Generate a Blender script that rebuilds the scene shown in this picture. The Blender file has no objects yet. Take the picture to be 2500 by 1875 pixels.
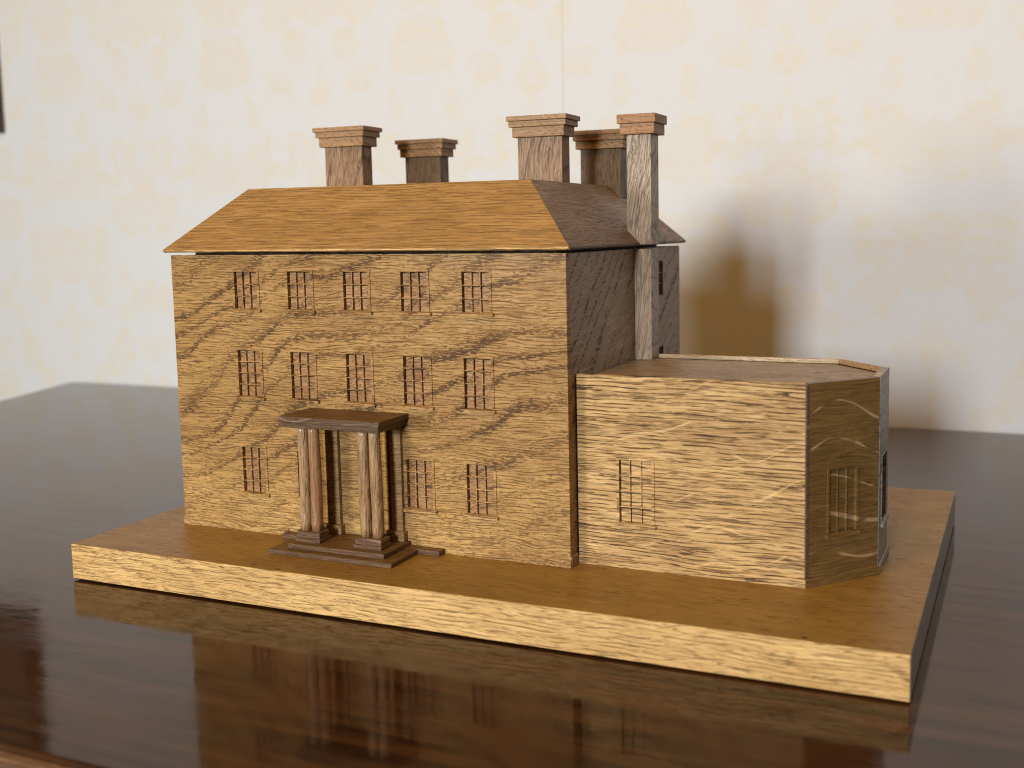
import bpy, bmesh, math, random
from mathutils import Vector, Matrix
random.seed(7)
S = bpy.context.scene
COL = S.collection

# ------------------------------------------------------------------ camera
cam_d = bpy.data.cameras.new('camera'); cam = bpy.data.objects.new('camera', cam_d); COL.objects.link(cam)
cam.location = (0.44187, -0.46755, 0.18494)
cam.rotation_euler = (1.4636, 0.01509, 0.39344)
cam_d.sensor_fit = 'HORIZONTAL'; cam_d.sensor_width = 36.0
cam_d.lens = 2621.67 / 2500 * 36
cam_d.shift_x = -167.16 / 2500; cam_d.shift_y = -97.79 / 2500
cam_d.clip_start = 0.01; cam_d.clip_end = 50
cam_d.dof.use_dof = True; cam_d.dof.focus_distance = 0.56; cam_d.dof.aperture_fstop = 8.5
S.camera = cam

# ------------------------------------------------------------------ light
world = bpy.data.worlds.new('World'); S.world = world; world.use_nodes = True
bg = world.node_tree.nodes['Background']
bg.inputs['Color'].default_value = (1.0, 0.58, 0.25, 1); bg.inputs['Strength'].default_value = 0.08

def area_light(name, target, azim, elev, dist, w, h, power, color):
    """azim: degrees to the left of the facade's normal; elev: degrees above the table."""
    d = bpy.data.lights.new(name, 'AREA'); d.shape = 'RECTANGLE'; d.size = w; d.size_y = h
    d.energy = power; d.color = color
    o = bpy.data.objects.new(name, d); COL.objects.link(o)
    a, e = math.radians(azim), math.radians(elev)
    v = Vector((-math.sin(a) * math.cos(e), -math.cos(a) * math.cos(e), math.sin(e)))
    o.location = Vector(target) + v * dist
    o.rotation_euler = (-v).to_track_quat('-Z', 'Y').to_euler()
    return o
T = (0.16, 0.0, 0.1)
area_light('left_window_light', (0.06, 0.0, 0.1), 21, 6, 1.5, 0.30, 0.25, 11.8, (1.0, 0.96, 0.87))
area_light('front_window_light', T, -3, 11, 3.2, 0.34, 0.60, 78, (0.885, 0.94, 1.0))
area_light('ceiling_lamp_light', (0.2, 0.1, 0.1), 0, 62, 1.6, 0.5, 0.5, 8.5, (1.0, 0.50, 0.12))

S.cycles.filter_width = 1.05
S.view_settings.view_transform = 'Standard'; S.view_settings.look = 'None'
S.view_settings.exposure = 0.0; S.view_settings.gamma = 1.0

# ------------------------------------------------------------------ node helpers
class NT:
    def __init__(self, name):
        self.m = bpy.data.materials.new(name); self.m.use_nodes = True
        self.t = self.m.node_tree; self.n = self.t.nodes; self.l = self.t.links
        self.n.clear()
        self.out = self.n.new('ShaderNodeOutputMaterial')
        self.b = self.n.new('ShaderNodeBsdfPrincipled'); self.l.new(self.b.outputs[0], self.out.inputs[0])
    def put(self, sock, v):
        if hasattr(v, 'is_linked') or isinstance(v, bpy.types.NodeSocket): self.l.new(v, sock)
        else: sock.default_value = v
    def math(self, op, a, b=0.0, c=0.0, clamp=False):
        x = self.n.new('ShaderNodeMath'); x.operation = op; x.use_clamp = clamp
        self.put(x.inputs[0], a); self.put(x.inputs[1], b); self.put(x.inputs[2], c)
        return x.outputs[0]
    def comb(self, x, y, z):
        c = self.n.new('ShaderNodeCombineXYZ')
        self.put(c.inputs[0], x); self.put(c.inputs[1], y); self.put(c.inputs[2], z); return c.outputs[0]
    def noise(self, vec, scale=1.0, detail=2.0, rough=0.5, dist=0.0):
        x = self.n.new('ShaderNodeTexNoise'); self.l.new(vec, x.inputs['Vector'])
        x.inputs['Scale'].default_value = scale; x.inputs['Detail'].default_value = detail
        x.inputs['Roughness'].default_value = rough; x.inputs['Distortion'].default_value = dist
        return x.outputs['Fac']
    def ramp(self, v, a, b, lo=0.0, hi=1.0):
        x = self.n.new('ShaderNodeMapRange'); x.interpolation_type = 'SMOOTHSTEP'
        self.put(x.inputs['Value'], v); self.put(x.inputs['From Min'], a); self.put(x.inputs['From Max'], b)
        self.put(x.inputs['To Min'], lo); self.put(x.inputs['To Max'], hi)
        return x.outputs['Result']
    def mix(self, f, a, b, mode='MIX'):
        x = self.n.new('ShaderNodeMix'); x.data_type = 'RGBA'; x.blend_type = mode
        self.put(x.inputs[0], f); self.put(x.inputs[6], a); self.put(x.inputs[7], b)
        return x.outputs[2]
    def axes(self, U, V, N):
        g = self.n.new('ShaderNodeNewGeometry').outputs['Position']
        r = []
        for ax in (U, V, N):
            d = self.n.new('ShaderNodeVectorMath'); d.operation = 'DOT_PRODUCT'
            self.l.new(g, d.inputs[0]); d.inputs[1].default_value = [c * 1000 for c in ax]
            r.append(d.outputs['Value'])
        return r
def rgb(r, g, b): return (r, g, b, 1.0)

def oak(name, light, mid, dark, U=(1,0,0), V=(0,0,1), N=(0,1,0), slope=0.0, period=9.0, wander=1.2,
        ring=0.6, pore=0.9, dens=0.0, poreu=0.16, porev=1.7, fleck=0.0, fslope=0.2, rough=0.46, coat=0.04, coatr=0.2,
        bump=0.5, seed=0.0, line=0.6, linev=0.33, lineu=0.022, spec=0.28, mottled=0.35, fade=None, pitch=1.35, wav=1.6, warp=9.0, bw=0.5, bshade=0.30, pstep=0.035):
    """Solid oak: long fibres along U, growth rings crossing the board, open pores, ray flecks (mm units)."""
    k = NT(name); u0, v0, w = k.axes(U, V, N)
    mu = lambda a, b: k.math('MULTIPLY', a, b)
    u = k.math('ADD', u0, seed * 37.0); v = k.math('ADD', v0, seed * 11.0)
    low = k.noise(k.comb(mu(u, 0.018), mu(v, 0.045), mu(w, 0.03)), 1, 2)
    vw = k.math('ADD', v, mu(k.math('SUBTRACT', low, 0.5), warp))
    ll = k.noise(k.comb(mu(u, 0.011), mu(v, 0.013), seed), 1, 2, 0.45)
    fine = k.noise(k.comb(mu(u, 0.20), mu(vw, 1.2), mu(w, 1.0)), 1, 3, 0.65)
    # growth rings
    q = k.math('SUBTRACT', v, mu(u, slope))
    q = k.math('DIVIDE', q, period)
    q = k.math('ADD', q, mu(k.math('SUBTRACT', ll, 0.5), wander * 6))
    q = k.math('ADD', q, mu(k.math('SUBTRACT', fine, 0.5), 0.70))
    q = k.math('ADD', q, mu(k.noise(k.comb(mu(q, 0.45), mu(u, 0.004), seed), 1, 1), 2.2))
    fr = k.math('FRACT', q)
    band = k.math('MULTIPLY', k.ramp(fr, 0.0, 0.06), k.ramp(fr, bw, 0.05), clamp=True)
    vary = k.ramp(k.noise(k.comb(mu(u, 0.02), mu(v, 0.03), seed + 5.0), 1, 2), .36, .60, .50, 1.0)
    band = mu(band, vary)
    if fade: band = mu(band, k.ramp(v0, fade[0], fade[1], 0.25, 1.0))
    # open pores: short dark dashes, crowded into the ring bands
    p1 = k.noise(k.comb(mu(u, poreu), mu(vw, porev), mu(w, porev)), 1, 3, 0.6)
    th = k.math('SUBTRACT', 0.61 - dens, mu(band, 0.15 * ring))
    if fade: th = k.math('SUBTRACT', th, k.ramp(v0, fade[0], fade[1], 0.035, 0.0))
    pm = k.ramp(p1, th, k.math('ADD', th, pstep))
    # long fine grain lines (contours of a stretched field), broken up by a mask
    f1 = k.noise(k.comb(mu(u, lineu), mu(vw, linev), mu(w, linev)), 1, 3, 0.6)
    lw = k.noise(k.comb(mu(u, 0.07), mu(v, 0.55), seed + 2.0), 1, 3, 0.65)
    l1 = mu(k.ramp(k.math('ABSOLUTE', k.math('SUBTRACT', f1, 0.5)), 0.034, 0.006), k.ramp(lw, .40, .60))
    l2 = mu(k.ramp(k.math('ABSOLUTE', k.math('SUBTRACT', f1, 0.60)), 0.030, 0.006), k.ramp(lw, .58, .42))
    lines = mu(k.math('MAXIMUM', l1, l2), line)
    # parallel fibre lines at a near-regular pitch, each fading in and out along the grain
    ln_w = k.noise(k.comb(mu(u, 0.030), mu(v, 0.12), seed + 4.0), 1, 2, 0.5)
    lf = k.math('FRACT', k.math('ADD', k.math('DIVIDE', vw, pitch), mu(ln_w, wav * 3)))
    lm = k.noise(k.comb(mu(u, 0.075), mu(vw, 0.75), seed + 6.0), 1, 2, 0.6)
    lp = mu(k.ramp(k.math('ABSOLUTE', k.math('SUBTRACT', lf, 0.5)), k.ramp(lm, .42, .70, .10, .27), 0.03), k.ramp(lm, .40, .56))
    lines = k.math('MAXIMUM', mu(lines, 0.6), mu(lp, line))
    pores = k.math('MAXIMUM', mu(pm, k.math('ADD', 0.60, mu(band, 0.40))), lines)
    streak = k.noise(k.comb(mu(u, 0.035), mu(vw, 0.85), mu(w, 1.0)), 1, 4, 0.7)
    patch = k.noise(k.comb(mu(u, 0.013), mu(v, 0.035), seed + 3.0), 1, 3, 0.6)
    shade = tuple(x * f for x, f in zip(mid[:3], (.64, .58, .52))) + (1,)
    c = k.mix(k.ramp(streak, 0.38, 0.62), mid, light)
    c = k.mix(mu(k.ramp(patch, 0.44, 0.66), mottled), c, shade)
    if fade: c = k.mix(k.ramp(v0, fade[0], fade[1], 0.0, 0.42), c, shade)  # paler wood low down, plus brighter light there put into the colour
    c = k.mix(mu(band, bshade * ring), c, shade)
    c = k.mix(mu(pores, pore), c, dark)
    if fleck:
        wv = k.noise(k.comb(mu(u, 0.030), mu(v, 0.010), seed + 7.0), 1, 0, 0.5)
        fq = k.math('ADD', k.math('DIVIDE', k.math('SUBTRACT', v, mu(u, fslope)), 17.0), mu(wv, 1.6))
        ff = k.math('ABSOLUTE', k.math('SUBTRACT', k.math('FRACT', fq), 0.5))
        wid = k.ramp(k.noise(k.comb(mu(u, .05), mu(v, .05), seed + 9.0), 1, 1), .3, .7, .015, .085)
        ln = k.ramp(ff, wid, mu(wid, .35))
        msk = k.ramp(k.noise(k.comb(mu(u, 0.05), mu(v, 0.07), seed + 1.0), 1, 1), 0.46, 0.58)
        c = k.mix(mu(mu(ln, msk), fleck), c, tuple(min(1, x * 1.45 + 0.06) for x in light[:3]) + (1,))
    k.l.new(c, k.b.inputs['Base Color'])
    k.put(k.b.inputs['Roughness'], k.math('ADD', rough, mu(pores, 0.2)))
    k.b.inputs['Specular IOR Level'].default_value = spec
    k.b.inputs['Coat Weight'].default_value = coat; k.b.inputs['Coat Roughness'].default_value = coatr
    bm = k.n.new('ShaderNodeBump'); bm.inputs['Strength'].default_value = bump; bm.inputs['Distance'].default_value = 0.0007
    h = k.math('ADD', mu(pores, -1.0), mu(streak, 0.6))
    k.l.new(h, bm.inputs['Height']); k.l.new(bm.outputs[0], k.b.inputs['Normal'])
    return k.m

X, Y, Z = (1,0,0), (0,1,0), (0,0,1)
M = {}
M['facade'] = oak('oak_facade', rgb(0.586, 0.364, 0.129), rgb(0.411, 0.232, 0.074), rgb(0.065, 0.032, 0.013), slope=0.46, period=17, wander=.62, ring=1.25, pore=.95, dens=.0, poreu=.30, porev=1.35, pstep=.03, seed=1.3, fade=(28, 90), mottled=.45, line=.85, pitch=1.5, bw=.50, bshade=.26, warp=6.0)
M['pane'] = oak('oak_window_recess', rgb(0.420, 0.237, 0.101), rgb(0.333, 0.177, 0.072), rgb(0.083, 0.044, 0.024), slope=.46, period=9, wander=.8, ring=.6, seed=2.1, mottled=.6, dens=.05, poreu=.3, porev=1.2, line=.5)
M['side'] = oak('oak_side', rgb(0.420, 0.310, 0.215), rgb(0.350, 0.249, 0.163), rgb(0.045, 0.026, 0.017), U=(0,.98,.2), V=(0,-.2,.98), N=X, slope=0.62, period=12, wander=.45, ring=1.3, pore=.97, dens=-.03, poreu=.30, porev=1.35, bw=.38, bshade=.15, seed=3.0, coat=.05, line=.4)
M['wing'] = oak('oak_wing_front', rgb(0.630, 0.419, 0.176), rgb(0.450, 0.270, 0.100), rgb(0.063, 0.032, 0.014), slope=.05, period=9, wander=.6, ring=.35, pore=.98, dens=.02, poreu=.055, porev=.95, fleck=.35, fslope=.24, seed=4.4, line=1.0, linev=.26, lineu=.014, mottled=.45, pitch=1.9, wav=.6, warp=4.0, bump=.5)
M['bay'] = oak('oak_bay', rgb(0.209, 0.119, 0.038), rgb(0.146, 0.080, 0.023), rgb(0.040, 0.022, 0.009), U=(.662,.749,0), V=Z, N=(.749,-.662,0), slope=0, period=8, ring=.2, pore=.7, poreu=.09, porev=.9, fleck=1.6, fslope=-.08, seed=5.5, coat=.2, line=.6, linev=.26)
M['end'] = oak('oak_end_grain', rgb(0.36, 0.32, 0.27), rgb(0.27, 0.235, 0.19), rgb(0.035, 0.028, 0.02), U=Y, V=Z, N=X, poreu=.9, porev=1.1, dens=.04, ring=.2, pore=.9, seed=6.5, rough=.35, bump=.6, line=.1)
M['board_top'] = oak('oak_board_top', rgb(0.371, 0.221, 0.048), rgb(0.284, 0.161, 0.031), rgb(0.120, 0.058, 0.012), U=X, V=Y, N=Z, slope=.1, period=30, ring=.2, pore=.85, dens=.02, poreu=.12, porev=.9, rough=.38, coat=.0, spec=.26, bump=.15, seed=7.2, mottled=.3, line=.4, linev=.3)
M['board_edge'] = oak('oak_board_edge', rgb(0.752, 0.498, 0.204), rgb(0.602, 0.371, 0.135), rgb(0.136, 0.068, 0.024), slope=-.30, period=10, wander=.5, ring=.7, pore=.8, dens=-.015, seed=8.8, bump=.5, line=.9, pitch=2.0, warp=5.0, wav=.9)
M['board_end'] = oak('oak_board_end', rgb(.26,.22,.18), rgb(.21,.175,.14), rgb(.10,.08,.06), U=Z, V=Y, N=X, poreu=.8, porev=1.0, ring=.3, pore=.3, rough=.3, coat=.3, seed=9.1, line=.1)
M['roof'] = oak('oak_roof_front', rgb(0.437, 0.252, 0.084), rgb(0.332, 0.171, 0.046), rgb(0.150, 0.068, 0.015), slope=.02, period=14, ring=.3, pore=.8, dens=-.01, poreu=.06, porev=1.5, rough=.40, coat=.15, coatr=.3, bump=.5, seed=10.3, mottled=.2, line=.95, linev=.4, lineu=.012, pitch=1.55, wav=.55, warp=3.0)
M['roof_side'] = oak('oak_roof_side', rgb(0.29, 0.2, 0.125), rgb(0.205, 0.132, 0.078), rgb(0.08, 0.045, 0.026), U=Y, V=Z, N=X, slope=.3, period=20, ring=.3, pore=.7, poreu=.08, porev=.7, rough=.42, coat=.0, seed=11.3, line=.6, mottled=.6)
M['wing_roof'] = oak('oak_wing_roof', rgb(.40,.28,.155), rgb(.29,.19,.095), rgb(.09,.055,.028), U=X, V=Y, N=Z, slope=.05, period=10, ring=.2, pore=.8, poreu=.06, porev=.6, rough=.36, coat=.05, spec=.25, seed=12.2, line=.9, linev=.2, pitch=3.0)
M['parapet'] = oak('oak_parapet', rgb(0.594, 0.468, 0.300), rgb(0.468, 0.340, 0.203), rgb(0.190, 0.111, 0.052), poreu=.3, ring=.2, seed=13.0, rough=.3)
M['shaft'] = oak('oak_chimney_shaft', rgb(0.353, 0.218, 0.122), rgb(0.279, 0.162, 0.086), rgb(0.069, 0.038, 0.019), U=(.12,0,1), V=(1,0,-.12), N=Y, slope=.2, period=8, wander=.5, ring=.8, pore=.85, dens=.02, poreu=.13, porev=1.0, seed=14.1, line=.7)
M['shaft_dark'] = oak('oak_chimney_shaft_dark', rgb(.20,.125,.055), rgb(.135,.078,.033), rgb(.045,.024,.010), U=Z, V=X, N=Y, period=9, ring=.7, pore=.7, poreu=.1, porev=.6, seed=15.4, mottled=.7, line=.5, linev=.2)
M['shaft_grey'] = oak('oak_chimney_weathered', rgb(0.455, 0.359, 0.256), rgb(0.315, 0.236, 0.161), rgb(0.096, 0.065, 0.040), U=(.15,0,1), V=(1,0,-.15), N=Y, slope=.1, period=9, wander=1.0, ring=.6, pore=.8, poreu=.14, porev=1.1, seed=16.6, rough=.3, coat=.0, bump=.5, mottled=.7, line=.7)
M['cap'] = oak('oak_chimney_cap', rgb(0.422, 0.262, 0.127), rgb(0.341, 0.198, 0.092), rgb(0.133, 0.065, 0.030), slope=-1.0, period=5, wander=.6, ring=.8, pore=.7, poreu=.5, porev=1.0, seed=17.2, line=.3)
M['cap_red'] = oak('oak_chimney_cap_red', rgb(0.408, 0.215, 0.097), rgb(0.323, 0.165, 0.074), rgb(0.100, 0.042, 0.025), slope=-.6, period=5, ring=.6, pore=.7, poreu=.6, porev=.9, seed=18.2, line=.3)
M['dark'] = oak('walnut_brown_oak', rgb(0.165, 0.095, 0.050), rgb(0.110, 0.059, 0.030), rgb(0.035, 0.02, 0.011), slope=.25, period=6, wander=.8, ring=.6, pore=.6, poreu=.10, porev=1.1, fleck=.5, fslope=-.05, seed=19.6, coat=.2)
M['dark_top'] = oak('walnut_brown_oak_top', rgb(0.2, 0.115, 0.038), rgb(0.135, 0.072, 0.022), rgb(0.035, 0.017, 0.007), U=(.8,.6,0), V=(-.6,.8,0), N=Z, slope=.1, period=6, ring=.5, pore=.7, poreu=.08, porev=.8, fleck=.5, fslope=-.5, seed=20.6, rough=.45, coat=.0, spec=.25, line=.8, linev=.25)
M['column'] = oak('oak_column', rgb(0.482, 0.308, 0.155), rgb(0.344, 0.204, 0.096), rgb(0.1, 0.05, 0.024), U=(.06,0,1), V=(1,0,-.06), N=Y, slope=.05, period=5, ring=.5, pore=.75, poreu=.12, porev=1.2, seed=21.6, rough=.36, coat=.35, mottled=.6, line=.8)
M['column_red'] = oak('oak_column_red', rgb(0.423, 0.235, 0.113), rgb(0.324, 0.168, 0.078), rgb(0.12, 0.055, 0.028), U=Z, V=X, N=Y, slope=.05, period=5, ring=.5, pore=.6, poreu=.12, porev=1.2, seed=23.6, rough=.36, coat=.3, line=.7)
M['pilaster'] = oak('oak_pilaster', rgb(0.432, 0.273, 0.125), rgb(0.324, 0.189, 0.081), rgb(.08,.045,.022), pore=.7, seed=22.6, poreu=.3)
M['pilaster_gold'] = oak('oak_pilaster_golden', rgb(0.644, 0.371, 0.091), rgb(0.504, 0.259, 0.056), rgb(.09,.045,.018), pore=.8, seed=27.6, poreu=.3)
M['shade_and_knot'] = oak('oak_shade_and_knot', rgb(.05,.035,.025), rgb(.04,.025,.02), rgb(.02,.015,.01), seed=24.0, coat=0)  # near black puts the eaves gap's shade into colour; also knot, end panes

def simple(name, color, rough=.5, coat=0.0):
    k = NT(name); k.b.inputs['Base Color'].default_value = color; k.b.inputs['Roughness'].default_value = rough
    k.b.inputs['Coat Weight'].default_value = coat; return k.m

def wallpaper_mat():
    k = NT('damask_wallpaper'); u, v, w = k.axes(X, Z, Y)
    # mirrored repeat of 150 mm gives paired motifs; warped so the print looks organic
    wu = k.noise(k.comb(k.math('MULTIPLY', u, .012), k.math('MULTIPLY', v, .012), 2.0), 1, 2)
    wv = k.noise(k.comb(k.math('MULTIPLY', u, .012), k.math('MULTIPLY', v, .012), 8.0), 1, 2)
    uu = k.math('PINGPONG', k.math('ADD', u, 30.0), 131.0)
    uw = k.math('ADD', uu, k.math('MULTIPLY', wu, 26.0)); vv = k.math('ADD', v, k.math('MULTIPLY', wv, 30.0))
    n1 = k.noise(k.comb(k.math('MULTIPLY', uw, .0145), k.math('MULTIPLY', vv, .0135), 4.2), 1, 1.5, .4)
    def petals(su, sv, z, r0, r1):
        x = k.n.new('ShaderNodeTexVoronoi'); x.feature = 'SMOOTH_F1'; x.inputs['Smoothness'].default_value = .25
        k.l.new(k.comb(k.math('MULTIPLY', uw, su), k.math('MULTIPLY', vv, sv), z), x.inputs['Vector']); x.inputs['Scale'].default_value = 1
        return k.ramp(x.outputs['Distance'], r0, r1)
    n3 = k.noise(k.comb(k.math('MULTIPLY', uw, .042), k.math('MULTIPLY', vv, .038), 6.0), 1, 2.5, .6)
    pb = petals(.024, .021, 1.0, .75, .15)
    F = k.math('ADD', k.math('MULTIPLY', n1, .55), k.math('ADD', k.math('MULTIPLY', pb, .16), k.math('MULTIPLY', n3, .40)))
    patt = k.ramp(F, .495, .545)
    patt = k.math('MULTIPLY', patt, k.ramp(petals(.085, .08, 3.0, .52, .30), 0, 1, .55, 1.0))
    wear = k.noise(k.comb(k.math('MULTIPLY', u, .30), k.math('MULTIPLY', v, .30), 1.0), 1, 3, .7)
    patt = k.math('MULTIPLY', patt, k.ramp(wear, .30, .62, .35, 1.0))
    lin1 = k.noise(k.comb(k.math('MULTIPLY', u, 1.2), k.math('MULTIPLY', v, .12), 0.0), 1, 2)
    lin2 = k.noise(k.comb(k.math('MULTIPLY', u, .12), k.math('MULTIPLY', v, 1.2), 5.0), 1, 2)
    lin = k.math('MULTIPLY', k.math('ADD', lin1, lin2), .5)
    c = k.mix(k.math('MULTIPLY', patt, .85), rgb(.765, .803, .82), rgb(.79, .75, .60))
    c = k.mix(k.ramp(lin, .35, .65, .0, .10), c, rgb(.50, .48, .45))
    k.l.new(c, k.b.inputs['Base Color']); k.b.inputs['Roughness'].default_value = .75
    return k.m
def table_mat():
    k = NT('french_polished_mahogany'); u, v, w = k.axes(X, Y, Z)
    f = k.noise(k.comb(k.math('MULTIPLY', u, .008), k.math('MULTIPLY', v, .12), 0.0), 1, 4, .6, .4)
    p = k.noise(k.comb(k.math('MULTIPLY', u, .02), k.math('MULTIPLY', v, .022), 3.0), 1, 3, .5)
    c = k.mix(k.ramp(f, .35, .7), rgb(.028, .013, .006), rgb(.075, .033, .012))
    c = k.mix(k.ramp(p, .45, .7), c, rgb(.055, .020, .007))
    sc = k.noise(k.comb(k.math('MULTIPLY', u, .35), k.math('MULTIPLY', v, 1.1), 7.0), 1, 1)
    spot = k.ramp(sc, .755, .78)
    c = k.mix(spot, c, rgb(.01, .006, .004))
    k.l.new(c, k.b.inputs['Base Color']); k.b.inputs['Specular IOR Level'].default_value = 0.5
    k.b.inputs['IOR'].default_value = 1.365; k.b.inputs['Specular Tint'].default_value = (1.0, .86, .72, 1)
    cr = k.noise(k.comb(k.math('MULTIPLY', u, .03), k.math('MULTIPLY', v, .03), 1.0), 1, 3)
    scr = k.noise(k.comb(k.math('MULTIPLY', u, .02), k.math('MULTIPLY', v, 1.4), 5.0), 1, 3, .7)
    k.l.new(k.math('ADD', k.ramp(cr, .3, .7, .05, .12), k.ramp(scr, .52, .72, 0.0, .07)), k.b.inputs['Roughness'])
    bm = k.n.new('ShaderNodeBump'); bm.inputs['Strength'].default_value = .10; bm.inputs['Distance'].default_value = .0006
    hh = k.noise(k.comb(k.math('MULTIPLY', u, .05), k.math('MULTIPLY', v, .09), 1.0), 1, 3, .5)
    k.l.new(hh, bm.inputs['Height']); k.l.new(bm.outputs[0], k.b.inputs['Normal'])
    return k.m
M['wallpaper'] = wallpaper_mat(); M['table'] = table_mat()
M['moulding'] = oak('mahogany_moulding', rgb(0.2, 0.11, 0.05), rgb(0.15, 0.075, 0.033), rgb(0.05, 0.025, 0.012), pore=.4, poreu=.2, seed=3.3, coat=.8, coatr=.1)
M['frame'] = simple('dark_picture_frame', rgb(.045,.022,.012), .35, .4)
M['art'] = simple('picture_mount', rgb(.12,.10,.07), .6)
M['plaster'] = simple('plaster', rgb(.55,.52,.48), .8)

# ------------------------------------------------------------------ mesh helpers
class MB:
    def __init__(s): s.v = []; s.f = []
    def poly(s, pts):
        b = len(s.v); s.v += [tuple(p) for p in pts]; s.f.append(tuple(range(b, b + len(pts))))
    def hexa(s, p):
        """8 points: bottom ring 0-3 counter-clockwise from above, top ring 4-7."""
        b = len(s.v); s.v += [tuple(q) for q in p]
        for f in ((3,2,1,0),(4,5,6,7),(0,1,5,4),(1,2,6,5),(2,3,7,6),(3,0,4,7)): s.f.append(tuple(b+i for i in f))
    def box(s, x0, x1, y0, y1, z0, z1):
        s.hexa([(x0,y0,z0),(x1,y0,z0),(x1,y1,z0),(x0,y1,z0),(x0,y0,z1),(x1,y0,z1),(x1,y1,z1),(x0,y1,z1)])
    def prism(s, pts, z0, z1):
        n = len(pts); b = len(s.v)
        s.v += [(p[0], p[1], z0) for p in pts] + [(p[0], p[1], z1) for p in pts]
        s.f.append(tuple(b + i for i in reversed(range(n)))); s.f.append(tuple(b + n + i for i in range(n)))
        for i in range(n): j = (i + 1) % n; s.f.append((b+i, b+j, b+n+j, b+n+i))
    def build(s, name, mat, parent=None, bevel=0.0, xf=None, smooth=False):
        me = bpy.data.meshes.new(name)
        vs = [xf @ Vector(p) for p in s.v] if xf else s.v
        me.from_pydata(vs, [], s.f); me.update()
        me.materials.append(mat)
        if smooth:
            for p in me.polygons: p.use_smooth = True
        o = bpy.data.objects.new(name, me); COL.objects.link(o)
        if parent: o.parent = parent
        if bevel:
            bv = o.modifiers.new('bevel', 'BEVEL'); bv.width = bevel; bv.segments = 2; bv.limit_method = 'ANGLE'
        return o
def box(name, mat, parent, x0, x1, y0, y1, z0, z1, bevel=0.0003, jit=0.0, xf=None):
    m = MB(); m.box(x0, x1, y0, y1, z0, z1)
    if jit: m.v = [tuple(c + random.uniform(-jit, jit) for c in p) for p in m.v]
    return m.build(name, mat, parent, bevel, xf)
def empty(name, label, cat, loc=(0,0,0), group=None):
    o = bpy.data.objects.new(name, None); COL.objects.link(o); o.location = loc
    o.empty_display_size = .02; o['label'] = label; o['category'] = cat
    if group: o['group'] = group
    return o
def structure(o): o['kind'] = 'structure'; return o

# ------------------------------------------------------------------ room: wall and polished table
WY = 0.548

m = MB(); m.box(-2.6, 2.4, WY + .0008, WY + .06, -.8, 1.7)
wall = structure(m.build('wall', M['plaster']))
xs = [-2.6, -0.95, 0.0037, 0.96, 2.4]
for a, b in zip(xs[:-1], xs[1:]):
    m = MB(); m.box(a + .00014, b - .00014, WY, WY + .0008, -.8, 1.7); m.build('wallpaper_strip', M['wallpaper'], wall)

table = empty('table', 'dark glossy polished wooden table the model house stands on', 'table')
pts = [(-.60,-.203),(1.05,-.203),(1.25,-.12),(1.30,.05),(1.30,.536),(-.672,.536),(-.680,.530),(-.634,.395),(-.62,.30),(-.615,.0),(-.63,-.17)]
m = MB(); m.prism(pts, -.022, 0.0); m.build('table_top', M['table'], table, .0012)
# moulded nosing below the front edge
prof = [(-.2035,-.0022),(-.2060,-.0030),(-.2060,-.0042),(-.2110,-.0052),(-.2165,-.0085),(-.2195,-.0135),(-.2195,-.018),(-.215,-.023),(-.2035,-.024)]
m = MB()
for (y0, z0), (y1, z1) in zip(prof[:-1], prof[1:]): m.poly([(-.60,y0,z0),(1.05,y0,z0),(1.05,y1,z1),(-.60,y1,z1)])
m.build('edge_moulding', M['moulding'], table, smooth=True)

pf = empty('picture_frame', 'dark wooden picture frame on the wallpaper, cut off by the left edge', 'picture frame', (-.93, WY, .56))
fx0, fx1, fz0, fz1 = -1.30, -.7800, .3182, .80
fy = WY - .006
m = MB(); w_ = .03
m.box(fx0, fx1, fy, WY, fz0, fz0 + w_); m.box(fx0, fx1, fy, WY, fz1 - w_, fz1)
m.box(fx0, fx0 + w_, fy, WY, fz0 + w_, fz1 - w_); m.box(fx1 - w_, fx1, fy, WY, fz0 + w_, fz1 - w_)
xf = Matrix.Translation((.93, -WY, -.56))
m.build('frame', M['frame'], pf, .002, xf)
m = MB(); m.box(fx0 + w_, fx1 - w_, fy + .003, WY - .001, fz0 + w_, fz1 - w_); m.build('picture', M['art'], pf, 0, xf)

# ------------------------------------------------------------------ model house
W, HD, HZ, B = 0.24, 0.1811, 0.17344, 0.0201        # width, depth, wall top, board top
house = empty('model_house', 'carved oak model house of three storeys with columned porch and side wing', 'model house')
# base board: one slab, three colours; top's grazing-light darkness put into its colour
x0, x1, y0, y1 = -.0306, .4045, -.0528, .2195
mm = MB(); mm.box(x0, x1, y0, y1, .0009, B)
bo = mm.build('base_board', M['board_top'], house, .0005)
bo.data.materials.append(M['board_edge']); bo.data.materials.append(M['board_end'])
for p in bo.data.polygons:
    if abs(p.normal.y) > .9: p.material_index = 1
    elif abs(p.normal.x) > .9: p.material_index = 2

kn = MB(); kn.hexa([(.3615,-.0498,B-.0004),(.3640,-.0504,B-.0004),(.3645,-.0492,B-.0004),(.3622,-.0484,B-.0004),(.3616,-.0497,B+.00012),(.3638,-.0503,B+.00012),(.3643,-.0493,B+.00012),(.3624,-.0486,B+.00012)])
kn.build('knot', M['shade_and_knot'], house)

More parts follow.
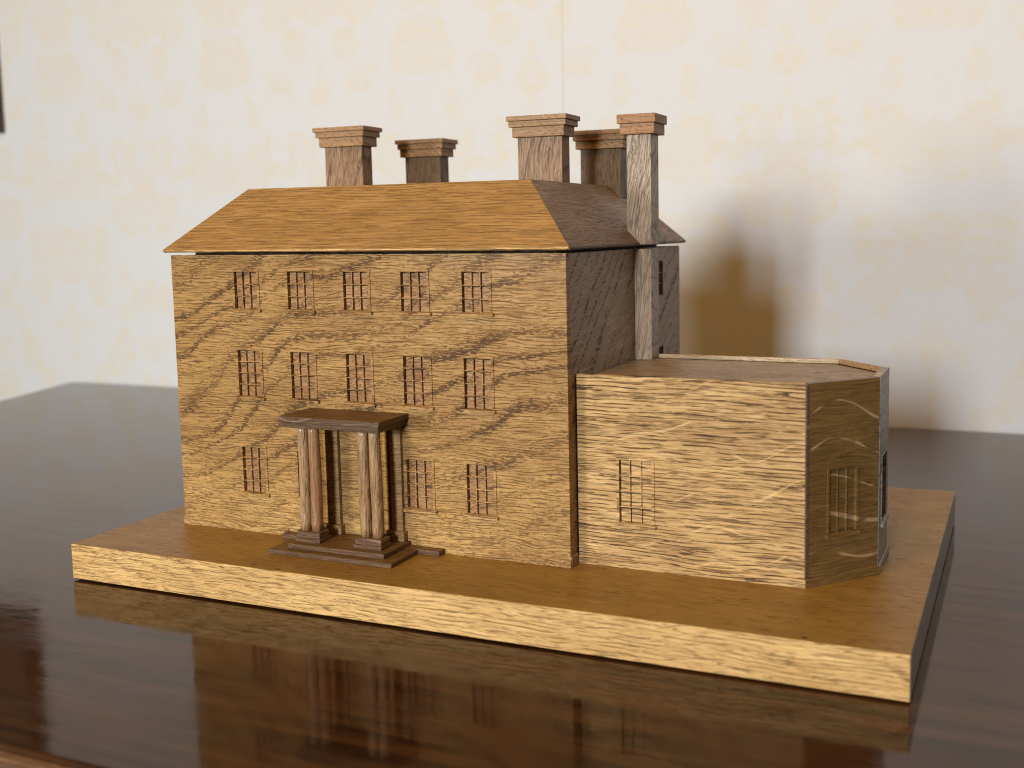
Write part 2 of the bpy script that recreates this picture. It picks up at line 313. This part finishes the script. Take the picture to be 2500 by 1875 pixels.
def panel_with_holes(X0, X1, Z0, Z1, holes, depth, thick):
    """front face in local (x, z) at y = 0 with rectangular recesses of the given depth, panel thick deep."""
    m = MB()
    xs = sorted({X0, X1} | {h[0] for h in holes} | {h[1] for h in holes})
    zs = sorted({Z0, Z1} | {h[2] for h in holes} | {h[3] for h in holes})
    for a, b in zip(xs[:-1], xs[1:]):
        for c, d in zip(zs[:-1], zs[1:]):
            cx, cz = (a + b) / 2, (c + d) / 2
            if any(h[0] < cx < h[1] and h[2] < cz < h[3] for h in holes): continue
            m.poly([(a,0,c),(b,0,c),(b,0,d),(a,0,d)])
    for a, b, c, d in holes:
        m.poly([(a,0,c),(a,0,d),(a,depth,d),(a,depth,c)]); m.poly([(b,0,d),(b,0,c),(b,depth,c),(b,depth,d)])
        m.poly([(a,0,c),(a,depth,c),(b,depth,c),(b,0,c)]); m.poly([(a,0,d),(b,0,d),(b,depth,d),(a,depth,d)])
        m.poly([(a,depth,c),(a,depth,d),(b,depth,d),(b,depth,c)])
    t = thick
    m.poly([(X0,0,Z0),(X0,0,Z1),(X0,t,Z1),(X0,t,Z0)]); m.poly([(X1,0,Z1),(X1,0,Z0),(X1,t,Z0),(X1,t,Z1)])
    m.poly([(X0,0,Z1),(X1,0,Z1),(X1,t,Z1),(X0,t,Z1)]); m.poly([(X0,0,Z0),(X0,t,Z0),(X1,t,Z0),(X1,0,Z0)])
    m.poly([(X0,t,Z0),(X0,t,Z1),(X1,t,Z1),(X1,t,Z0)])
    return m

def window(xf, x0, x1, z0, z1, rows, fmat, pmat, depth=.0030, sill=True, frame_d=.00048, slot=.00026, pd=.0011):
    """a carved sash window: proud frame, recessed panes, glazing bars, sill (local x, z, y=0 is the wall face)."""
    f = .00135; J = lambda s=.00012: random.uniform(-s, s)
    m = MB(); e = .00002
    m.box(x0 - f + J(), x1 + f + J(), -frame_d, e, z1, z1 + f + J())
    m.box(x0 - f + J(), x0, -frame_d, e, z0, z1); m.box(x1, x1 + f + J(), -frame_d, e, z0, z1)
    w = m.build('window', fmat, house, .0001, xf)
    # scribed line round the frame reads as a thin dark gap
    m = MB()
    nb = 3; cw = (x1 - x0) / nb; rh = (z1 - z0) / rows; t = .00023
    for i in range(1, nb):
        xx = x0 + i * cw
        a, b2 = J(.0002), J(.0002)
        m.hexa([(xx-t+a,.0001,z0),(xx+t+a,.0001,z0),(xx+t+a,depth-.0002,z0),(xx-t+a,depth-.0002,z0),
                (xx-t+b2,.0001,z1),(xx+t+b2,.0001,z1),(xx+t+b2,depth-.0002,z1),(xx-t+b2,depth-.0002,z1)])
    for j in range(1, rows):
        zz = z0 + j * rh; a, b2 = J(.0002), J(.0002)
        t2 = .00027
        m.hexa([(x0,.0002,zz-t+a),(x1,.0002,zz-t+b2),(x1,depth-.0002,zz-t+b2),(x0,depth-.0002,zz-t+a),
                (x0,.0002,zz+t+a),(x1,.0002,zz+t+b2),(x1,depth-.0002,zz+t+b2),(x0,depth-.0002,zz+t+a)])
    m.build('glazing_bars', fmat, w, 0, xf)
    for i in range(nb):
        for j in range(rows):
            a, b_ = x0 + i*cw + (t + slot if i else .0007), x0 + (i+1)*cw - t*.4
            c, d = z0 + j*rh + t*.4, z0 + (j+1)*rh - (t + .00042 if j < rows-1 else .0005)
            p = MB(); dy = lambda: pd + random.uniform(-.0002, .0002)
            p.hexa([(a,dy(),c+J(.0001)),(b_,dy(),c+J(.0001)),(b_,depth-.0001,c),(a,depth-.0001,c),
                    (a,dy(),d+J(.0001)),(b_,dy(),d+J(.0001)),(b_,depth-.0001,d),(a,depth-.0001,d)])
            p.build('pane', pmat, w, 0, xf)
    if sill:
        s = MB(); q = J(.0002)
        s.hexa([(x0-f-.0009,-.0017,z0-.0021+q),(x1+f+.0009,-.0017,z0-.0021-q),(x1+f+.0009,.0001,z0-.0019-q),(x0-f-.0009,.0001,z0-.0019+q),
                (x0-f-.0009,-.0014,z0-.0004+q),(x1+f+.0009,-.0014,z0-.0004-q),(x1+f+.0009,.0001,z0-.0001),(x0-f-.0009,.0001,z0-.0001)])
        s.build('sill', fmat, w, .0003, xf)
    return w

I = Matrix.Identity(4)
bays = [.0436, .0789, .1142, .1489, .1840]; ww = .0151
wins = [(x, .1445, .1644, 3) for x in bays] + [(x, .0964, .1216, 4) for x in bays]
wins += [(x, .0426, .0680, 4) for x in (bays[0], bays[1] + .0016, bays[3], bays[4])]
holes = [(x, x + ww, a, b) for x, a, b, r in wins]
m = panel_with_holes(0, W, B, HZ, holes, .0030, .0045)
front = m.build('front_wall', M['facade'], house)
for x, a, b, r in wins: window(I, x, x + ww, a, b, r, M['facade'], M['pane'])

# right-hand side wall (local x runs towards the back)
SX = Matrix(((0,-1,0,W-.0004),(1,0,0,0),(0,0,1,0),(0,0,0,1)))
side_w = [(.1325, .1462, .1445, .1650, 3), (.1325, .1462, .0935, .1138, 3)]
m = panel_with_holes(.0047, HD - .0002, B, HZ - .0002, [w[:4] for w in side_w], .003, .006)
m.build('side_wall', M['side'], house, 0, SX)
for a, b, c, d, r in side_w: window(SX, a, b, c, d, r, M['side'], M['shaft_dark'], depth=.003, sill=False, pd=.0022)
box('side_wall', M['side'], house, 0.0004, .006, .0047, HD - .0002, B, HZ - .0002)
box('back_wall', M['side'], house, .0062, W - .0066, HD - .006, HD - .0004, B, HZ - .0003)
# little skirtings
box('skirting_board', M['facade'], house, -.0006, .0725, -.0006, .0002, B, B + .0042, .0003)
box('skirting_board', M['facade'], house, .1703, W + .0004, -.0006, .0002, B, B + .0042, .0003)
box('skirting_board', M['side'], house, W - .0006, W + .0006, .0004, .0085, B, B + .0055, .0003)

# ---- side wing with canted bay end
A, AZ, RZ = .0099, .1144, .1114
P1 = [(.2404, A), (.3519, A), (.3802, .0419), (.3802, .0767), (.3519, .1087), (.2404, .1087)]
wx0, wx1, wz0, wz1 = .2621, .2786, .0427, .0736
fw = Matrix.Translation((0, A, 0))
m = panel_with_holes(.2404, .3516, B, AZ, [(wx0, wx1, wz0, wz1)], .0026, .004)
m.build('wing_wall', M['wing'], house, 0, fw); window(fw, wx0, wx1, wz0, wz1, 4, M['wing'], M['wing'], depth=.0026, pd=.0007)
# canted wall
d = Vector((P1[2][0]-P1[1][0], P1[2][1]-P1[1][1], 0)); L = d.length; d.normalize()
CX = Matrix(((d.x,-d.y,0,P1[1][0]),(d.y,d.x,0,P1[1][1]),(0,0,1,0),(0,0,0,1)))
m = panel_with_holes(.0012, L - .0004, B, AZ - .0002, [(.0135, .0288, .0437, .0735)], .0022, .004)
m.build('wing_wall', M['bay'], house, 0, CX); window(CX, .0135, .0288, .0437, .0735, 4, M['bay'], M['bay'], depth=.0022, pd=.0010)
# corner strip between front and canted wall
m = MB(); m.prism([(.3512,A+.0002),(.3522,A+.0001),(.3533,.0114),(.3505,.014)], B, AZ - .0004); m.build('corner_post', M['dark'], house, .0002)
# end wall
EX = Matrix(((0,-1,0,P1[2][0]),(1,0,0,0),(0,0,1,0),(0,0,0,1)))
m = panel_with_holes(.0423, .0764, B, AZ, [(.0505, .0675, .0430, .0745)], .003, .004)
m.build('wing_wall', M['end'], house, 0, EX); window(EX, .0505, .0675, .0430, .0745, 4, M['end'], M['shade_and_knot'], depth=.003, pd=.002)
d2 = Vector((P1[4][0]-P1[3][0], P1[4][1]-P1[3][1], 0)); L2 = d2.length; d2.normalize()
C2 = Matrix(((d2.x,-d2.y,0,P1[3][0]),(d2.y,d2.x,0,P1[3][1]),(0,0,1,0),(0,0,0,1)))
m = MB(); m.box(.0004, L2, 0, .004, B, RZ); m.build('wing_wall', M['bay'], house, 0, C2)
m = MB(); m.box(P1[5][0], P1[4][0], .1047, .1087, B, RZ); m.build('wing_wall', M['wing'], house)
# roof deck and parapets
def inset(pts, k):
    c = []
    n = len(pts)
    for i in range(n):
        p0, p, p2 = Vector(pts[i-1]), Vector(pts[i]), Vector(pts[(i+1) % n])
        e1 = (p - p0).normalized(); e2 = (p2 - p).normalized()
        n1 = Vector((-e1.y, e1.x)); n2 = Vector((-e2.y, e2.x))
        b = (n1 + n2); b = b / b.dot(n1)
        c.append(tuple(p + b * k))
    return c
ins = inset(P1, .0010); ins[0] = (P1[0][0], ins[0][1]); ins[5] = (P1[5][0], ins[5][1])
m = MB(); m.prism(ins, RZ - .004, RZ); m.build('wing_roof', M['wing_roof'], house)
def rail(a, b, ia, ib, za, zb, mat, jit=.0001):
    m = MB(); z0 = RZ - .0001
    m.hexa([(a[0],a[1],z0),(b[0],b[1],z0),(ib[0],ib[1],z0),(ia[0],ia[1],z0),(a[0],a[1],za),(b[0],b[1],zb),(ib[0],ib[1],zb),(ia[0],ia[1],za)])
    m.build('parapet', mat, house, .0004)
i3 = inset(P1, .0032)
i2 = inset(P1, .0022)
e_ = .00015
rail((P1[2][0]-e_,P1[2][1]), (P1[3][0]-e_,P1[3][1]), (i3[2][0],i3[2][1]), (i3[3][0],i3[3][1]), .1146, .1142, M['parapet'])
rail((P1[3][0]-.0003,P1[3][1]+.0003), (P1[4][0],P1[4][1]-e_), (i2[3][0]-.0002,i2[3][1]+.0001), i2[4], .1142, .1138, M['cap'])
rail((P1[4][0]-.0002,P1[4][1]-e_), (.2505,P1[5][1]-e_), (i2[4][0]-.0002,i2[4][1]), (.2505,i2[5][1]), .1138, .1136, M['parapet'])
m = MB(); i1 = inset(P1, .0040)
# skirting round the wing
o5 = inset(P1, -.0010)
for a, b, mt in ((0,1,'wing'),(1,2,'bay'),(2,3,'end')):
    pa, pb, qa, qb = o5[a], o5[b], P1[a], P1[b]
    if a == 0: pa = (.2404, pa[1])
    m = MB(); m.hexa([(pa[0],pa[1],B),(pb[0],pb[1],B),(qb[0],qb[1],B),(qa[0],qa[1],B),(pa[0],pa[1],B+.0042),(pb[0],pb[1],B+.0042),(qb[0],qb[1],B+.0044),(qa[0],qa[1],B+.0044)])
    m.build('skirting_board', M[mt], house, .0002)
# chimney breast on the side wall (lower half of the split stack)
box('chimney_breast', M['shaft_grey'], house, W - .0003, .2497, .0968, .1097, RZ, HZ - .0004, .0003, .00008)

# ---- porch
porch = house
def slab(name, mat, tmat, a, b, c, d, z0, z1, bev=.0003, wob=.0002):
    m = MB(); m.box(a, b, c, d, z0, z1)
    m.v = [(p[0]+random.uniform(-wob,wob), p[1]+random.uniform(-wob,wob), p[2]) for p in m.v]
    o = m.build(name, mat, porch, bev); o.data.materials.append(tmat)
    for p in o.data.polygons:
        if p.normal.z > .9: p.material_index = 1
    return o
slab('porch_step', M['dark'], M['dark_top'], .0722, .1700, -.0058, -.0006, B, .0229)
slab('porch_step', M['dark'], M['dark_top'], .0828, .1572, -.0308, -.0008, B, .0226, .0004)
slab('porch_step', M['dark'], M['dark_top'], .0920, .1500, -.0262, -.0010, .0226, .0252, .0004)
colx = [(.0940, .1082), (.1300, .1452)]
for k_, (a, b) in enumerate(colx):
    slab('column_plinth', M['dark'], M['dark_top'], a - .0008, b + .0006, -.0218, -.0118, .0252, .0272, .0002)
    slab('column_plinth', M['dark'], M['dark_top'], a, b, -.0210, -.0126, .0272, .0305, .0002)
def column(cx, cy, z0, z1, r0, r1, mat):
    n, L_ = 20, 14; m = MB(); ph = random.random() * 6
    for j in range(L_ + 1):
        t = j / L_; z = z0 + (z1 - z0) * t; r = r0 + (r1 - r0) * t
        if j == 0: r *= .93
        ox = .00016 * math.sin(ph + t * 5); oy = .00012 * math.cos(ph + t * 4)
        for i in range(n):
            a = 2 * math.pi * i / n; rr = r * (1 + .025 * math.sin(3 * a + ph + t * 3) + random.uniform(-.012, .012))
            m.v.append((cx + ox + rr * math.cos(a), cy + oy + rr * math.sin(a), z))
    for j in range(L_):
        for i in range(n):
            k = (i + 1) % n; m.f.append((j*n+i, j*n+k, (j+1)*n+k, (j+1)*n+i))
    m.f.append(tuple(reversed(range(n)))); m.f.append(tuple(L_*n + i for i in range(n)))
    m.build('column', mat, porch, 0, None, True)
for (cx, mt) in ((.0972,'column'),(.1040,'column_red'),(.1341,'column'),(.1411,'column')):
    column(cx, -.0168, .0305, .0866, .00305, .00285, M[mt])
slab('porch_canopy', M['dark'], M['dark_top'], .0905, .1510, -.0280, -.0006, .0892, .0921, .0004)
slab('canopy_moulding', M['dark'], M['dark_top'], .0920, .1497, -.0266, -.0007, .0862, .0892, .0003)
# pilasters behind the columns, in pairs on a shared block
for a, b, c, d in ((.0950, .1002, .1017, .1080), (.1325, .1384, .1401, .1467)):
    box('pilaster', M['pilaster_gold'], porch, a, b, -.0022, -.0001, .0300, .0862, .0002)
    box('pilaster', M['pilaster'], porch, c, d, -.0024, -.0001, .0300, .0862, .0003)
    box('pilaster_base', M['pilaster'], porch, a - .0006, d + .0014, -.0040, -.0001, .0252, .0302, .0003)

# ------------------------------------------------------------------ roof lid with chimneys
lid = empty('roof_lid', 'hipped oak roof with five chimneys resting on top of the model house', 'roof', (.12, .09, .176))
LX = Matrix.Translation((-.12, -.09, -.176))
ex0, ex1, ey0, ey1, ez = -.0030, W + .0030, -.0030, HD + .0034, .17545
dx0, dx1, dy0, dy1, dz = .0311, .2083, .0300, .1615, .2100
et = .0009
def quad(name, pts, mat):
    m = MB(); n = (Vector(pts[1]) - Vector(pts[0])).cross(Vector(pts[3]) - Vector(pts[0])).normalized() * .002
    lo = [tuple(Vector(p) - n) for p in pts]
    m.hexa(lo + list(pts)); return m.build(name, mat, lid, 0, LX)
ze = ez + et
quad('roof_slope', [(ex0,ey0,ze),(ex1,ey0,ze),(dx1,dy0,dz),(dx0,dy0,dz)], M['roof'])
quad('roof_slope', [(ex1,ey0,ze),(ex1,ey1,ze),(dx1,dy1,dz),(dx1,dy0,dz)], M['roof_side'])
quad('roof_slope', [(ex1,ey1,ze),(ex0,ey1,ze),(dx0,dy1,dz),(dx1,dy1,dz)], M['roof'])
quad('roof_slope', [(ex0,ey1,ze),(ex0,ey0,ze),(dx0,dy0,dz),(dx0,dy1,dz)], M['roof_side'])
m = MB(); m.box(dx0+.002, dx1-.002, dy0+.002, dy1-.002, dz - .003, dz - .0004); m.build('roof_deck', M['roof_side'], lid, 0, LX)
m = MB(); m.box(ex0+.0001, ex1-.0001, ey0+.0001, ey1-.0001, ez, ez + et + .0001)
o = m.build('eaves_board', M['board_edge'], lid, .0002, LX); o.data.materials.append(M['roof_side'])
for p in o.data.polygons:
    if p.normal.x > .9: p.material_index = 1
m = MB(); m.box(.003, W - .012, .016, HD - .010, HZ - .004, ez + .0001); m.build('lid_rim', M['shade_and_knot'], lid, 0, LX)

def chimney(x0, x1, y0, y1, z0, tiers, smat, cmat, names=('cap_moulding','cap_moulding','cap_slab')):
    ch = box('chimney', smat, lid, x0, x1, y0, y1, z0, tiers[0][0] + .0001, .0003, .00006, LX)
    for (za, zb, oh), nm in zip(tiers, names[-len(tiers):]):
        m = MB(); j = lambda: random.uniform(-.0002, .0002)
        m.box(x0-oh+j(), x1+oh+j(), y0-oh, y1+oh, za, zb)
        if oh > .004: m.v = [(p[0], p[1], p[2]) for p in m.v]
        m.build(nm, cmat, ch, .00025, LX)
    return ch
f3 = [(.2361,.2416,.0024),(.2417,.2449,.0038),(.2450,.2476,.0050)]
r3 = [(.2322,.2370,.0024),(.2371,.2404,.0036),(.2405,.2431,.0047)]
chimney(.0448, .0714, .0850, .0956, .205, f3, M['shaft'], M['cap'])
chimney(.1751, .2022, .0850, .0956, .205, f3, M['shaft'], M['cap'])
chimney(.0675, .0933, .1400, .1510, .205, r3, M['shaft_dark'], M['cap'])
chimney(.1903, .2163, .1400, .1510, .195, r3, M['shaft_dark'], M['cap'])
chimney(.2357, .2499, .0970, .1100, ez + .0001, [(.2358,.2416,.0028),(.2417,.2466,.0040)], M['shaft_grey'], M['cap_red'], ('cap_moulding','cap_slab'))
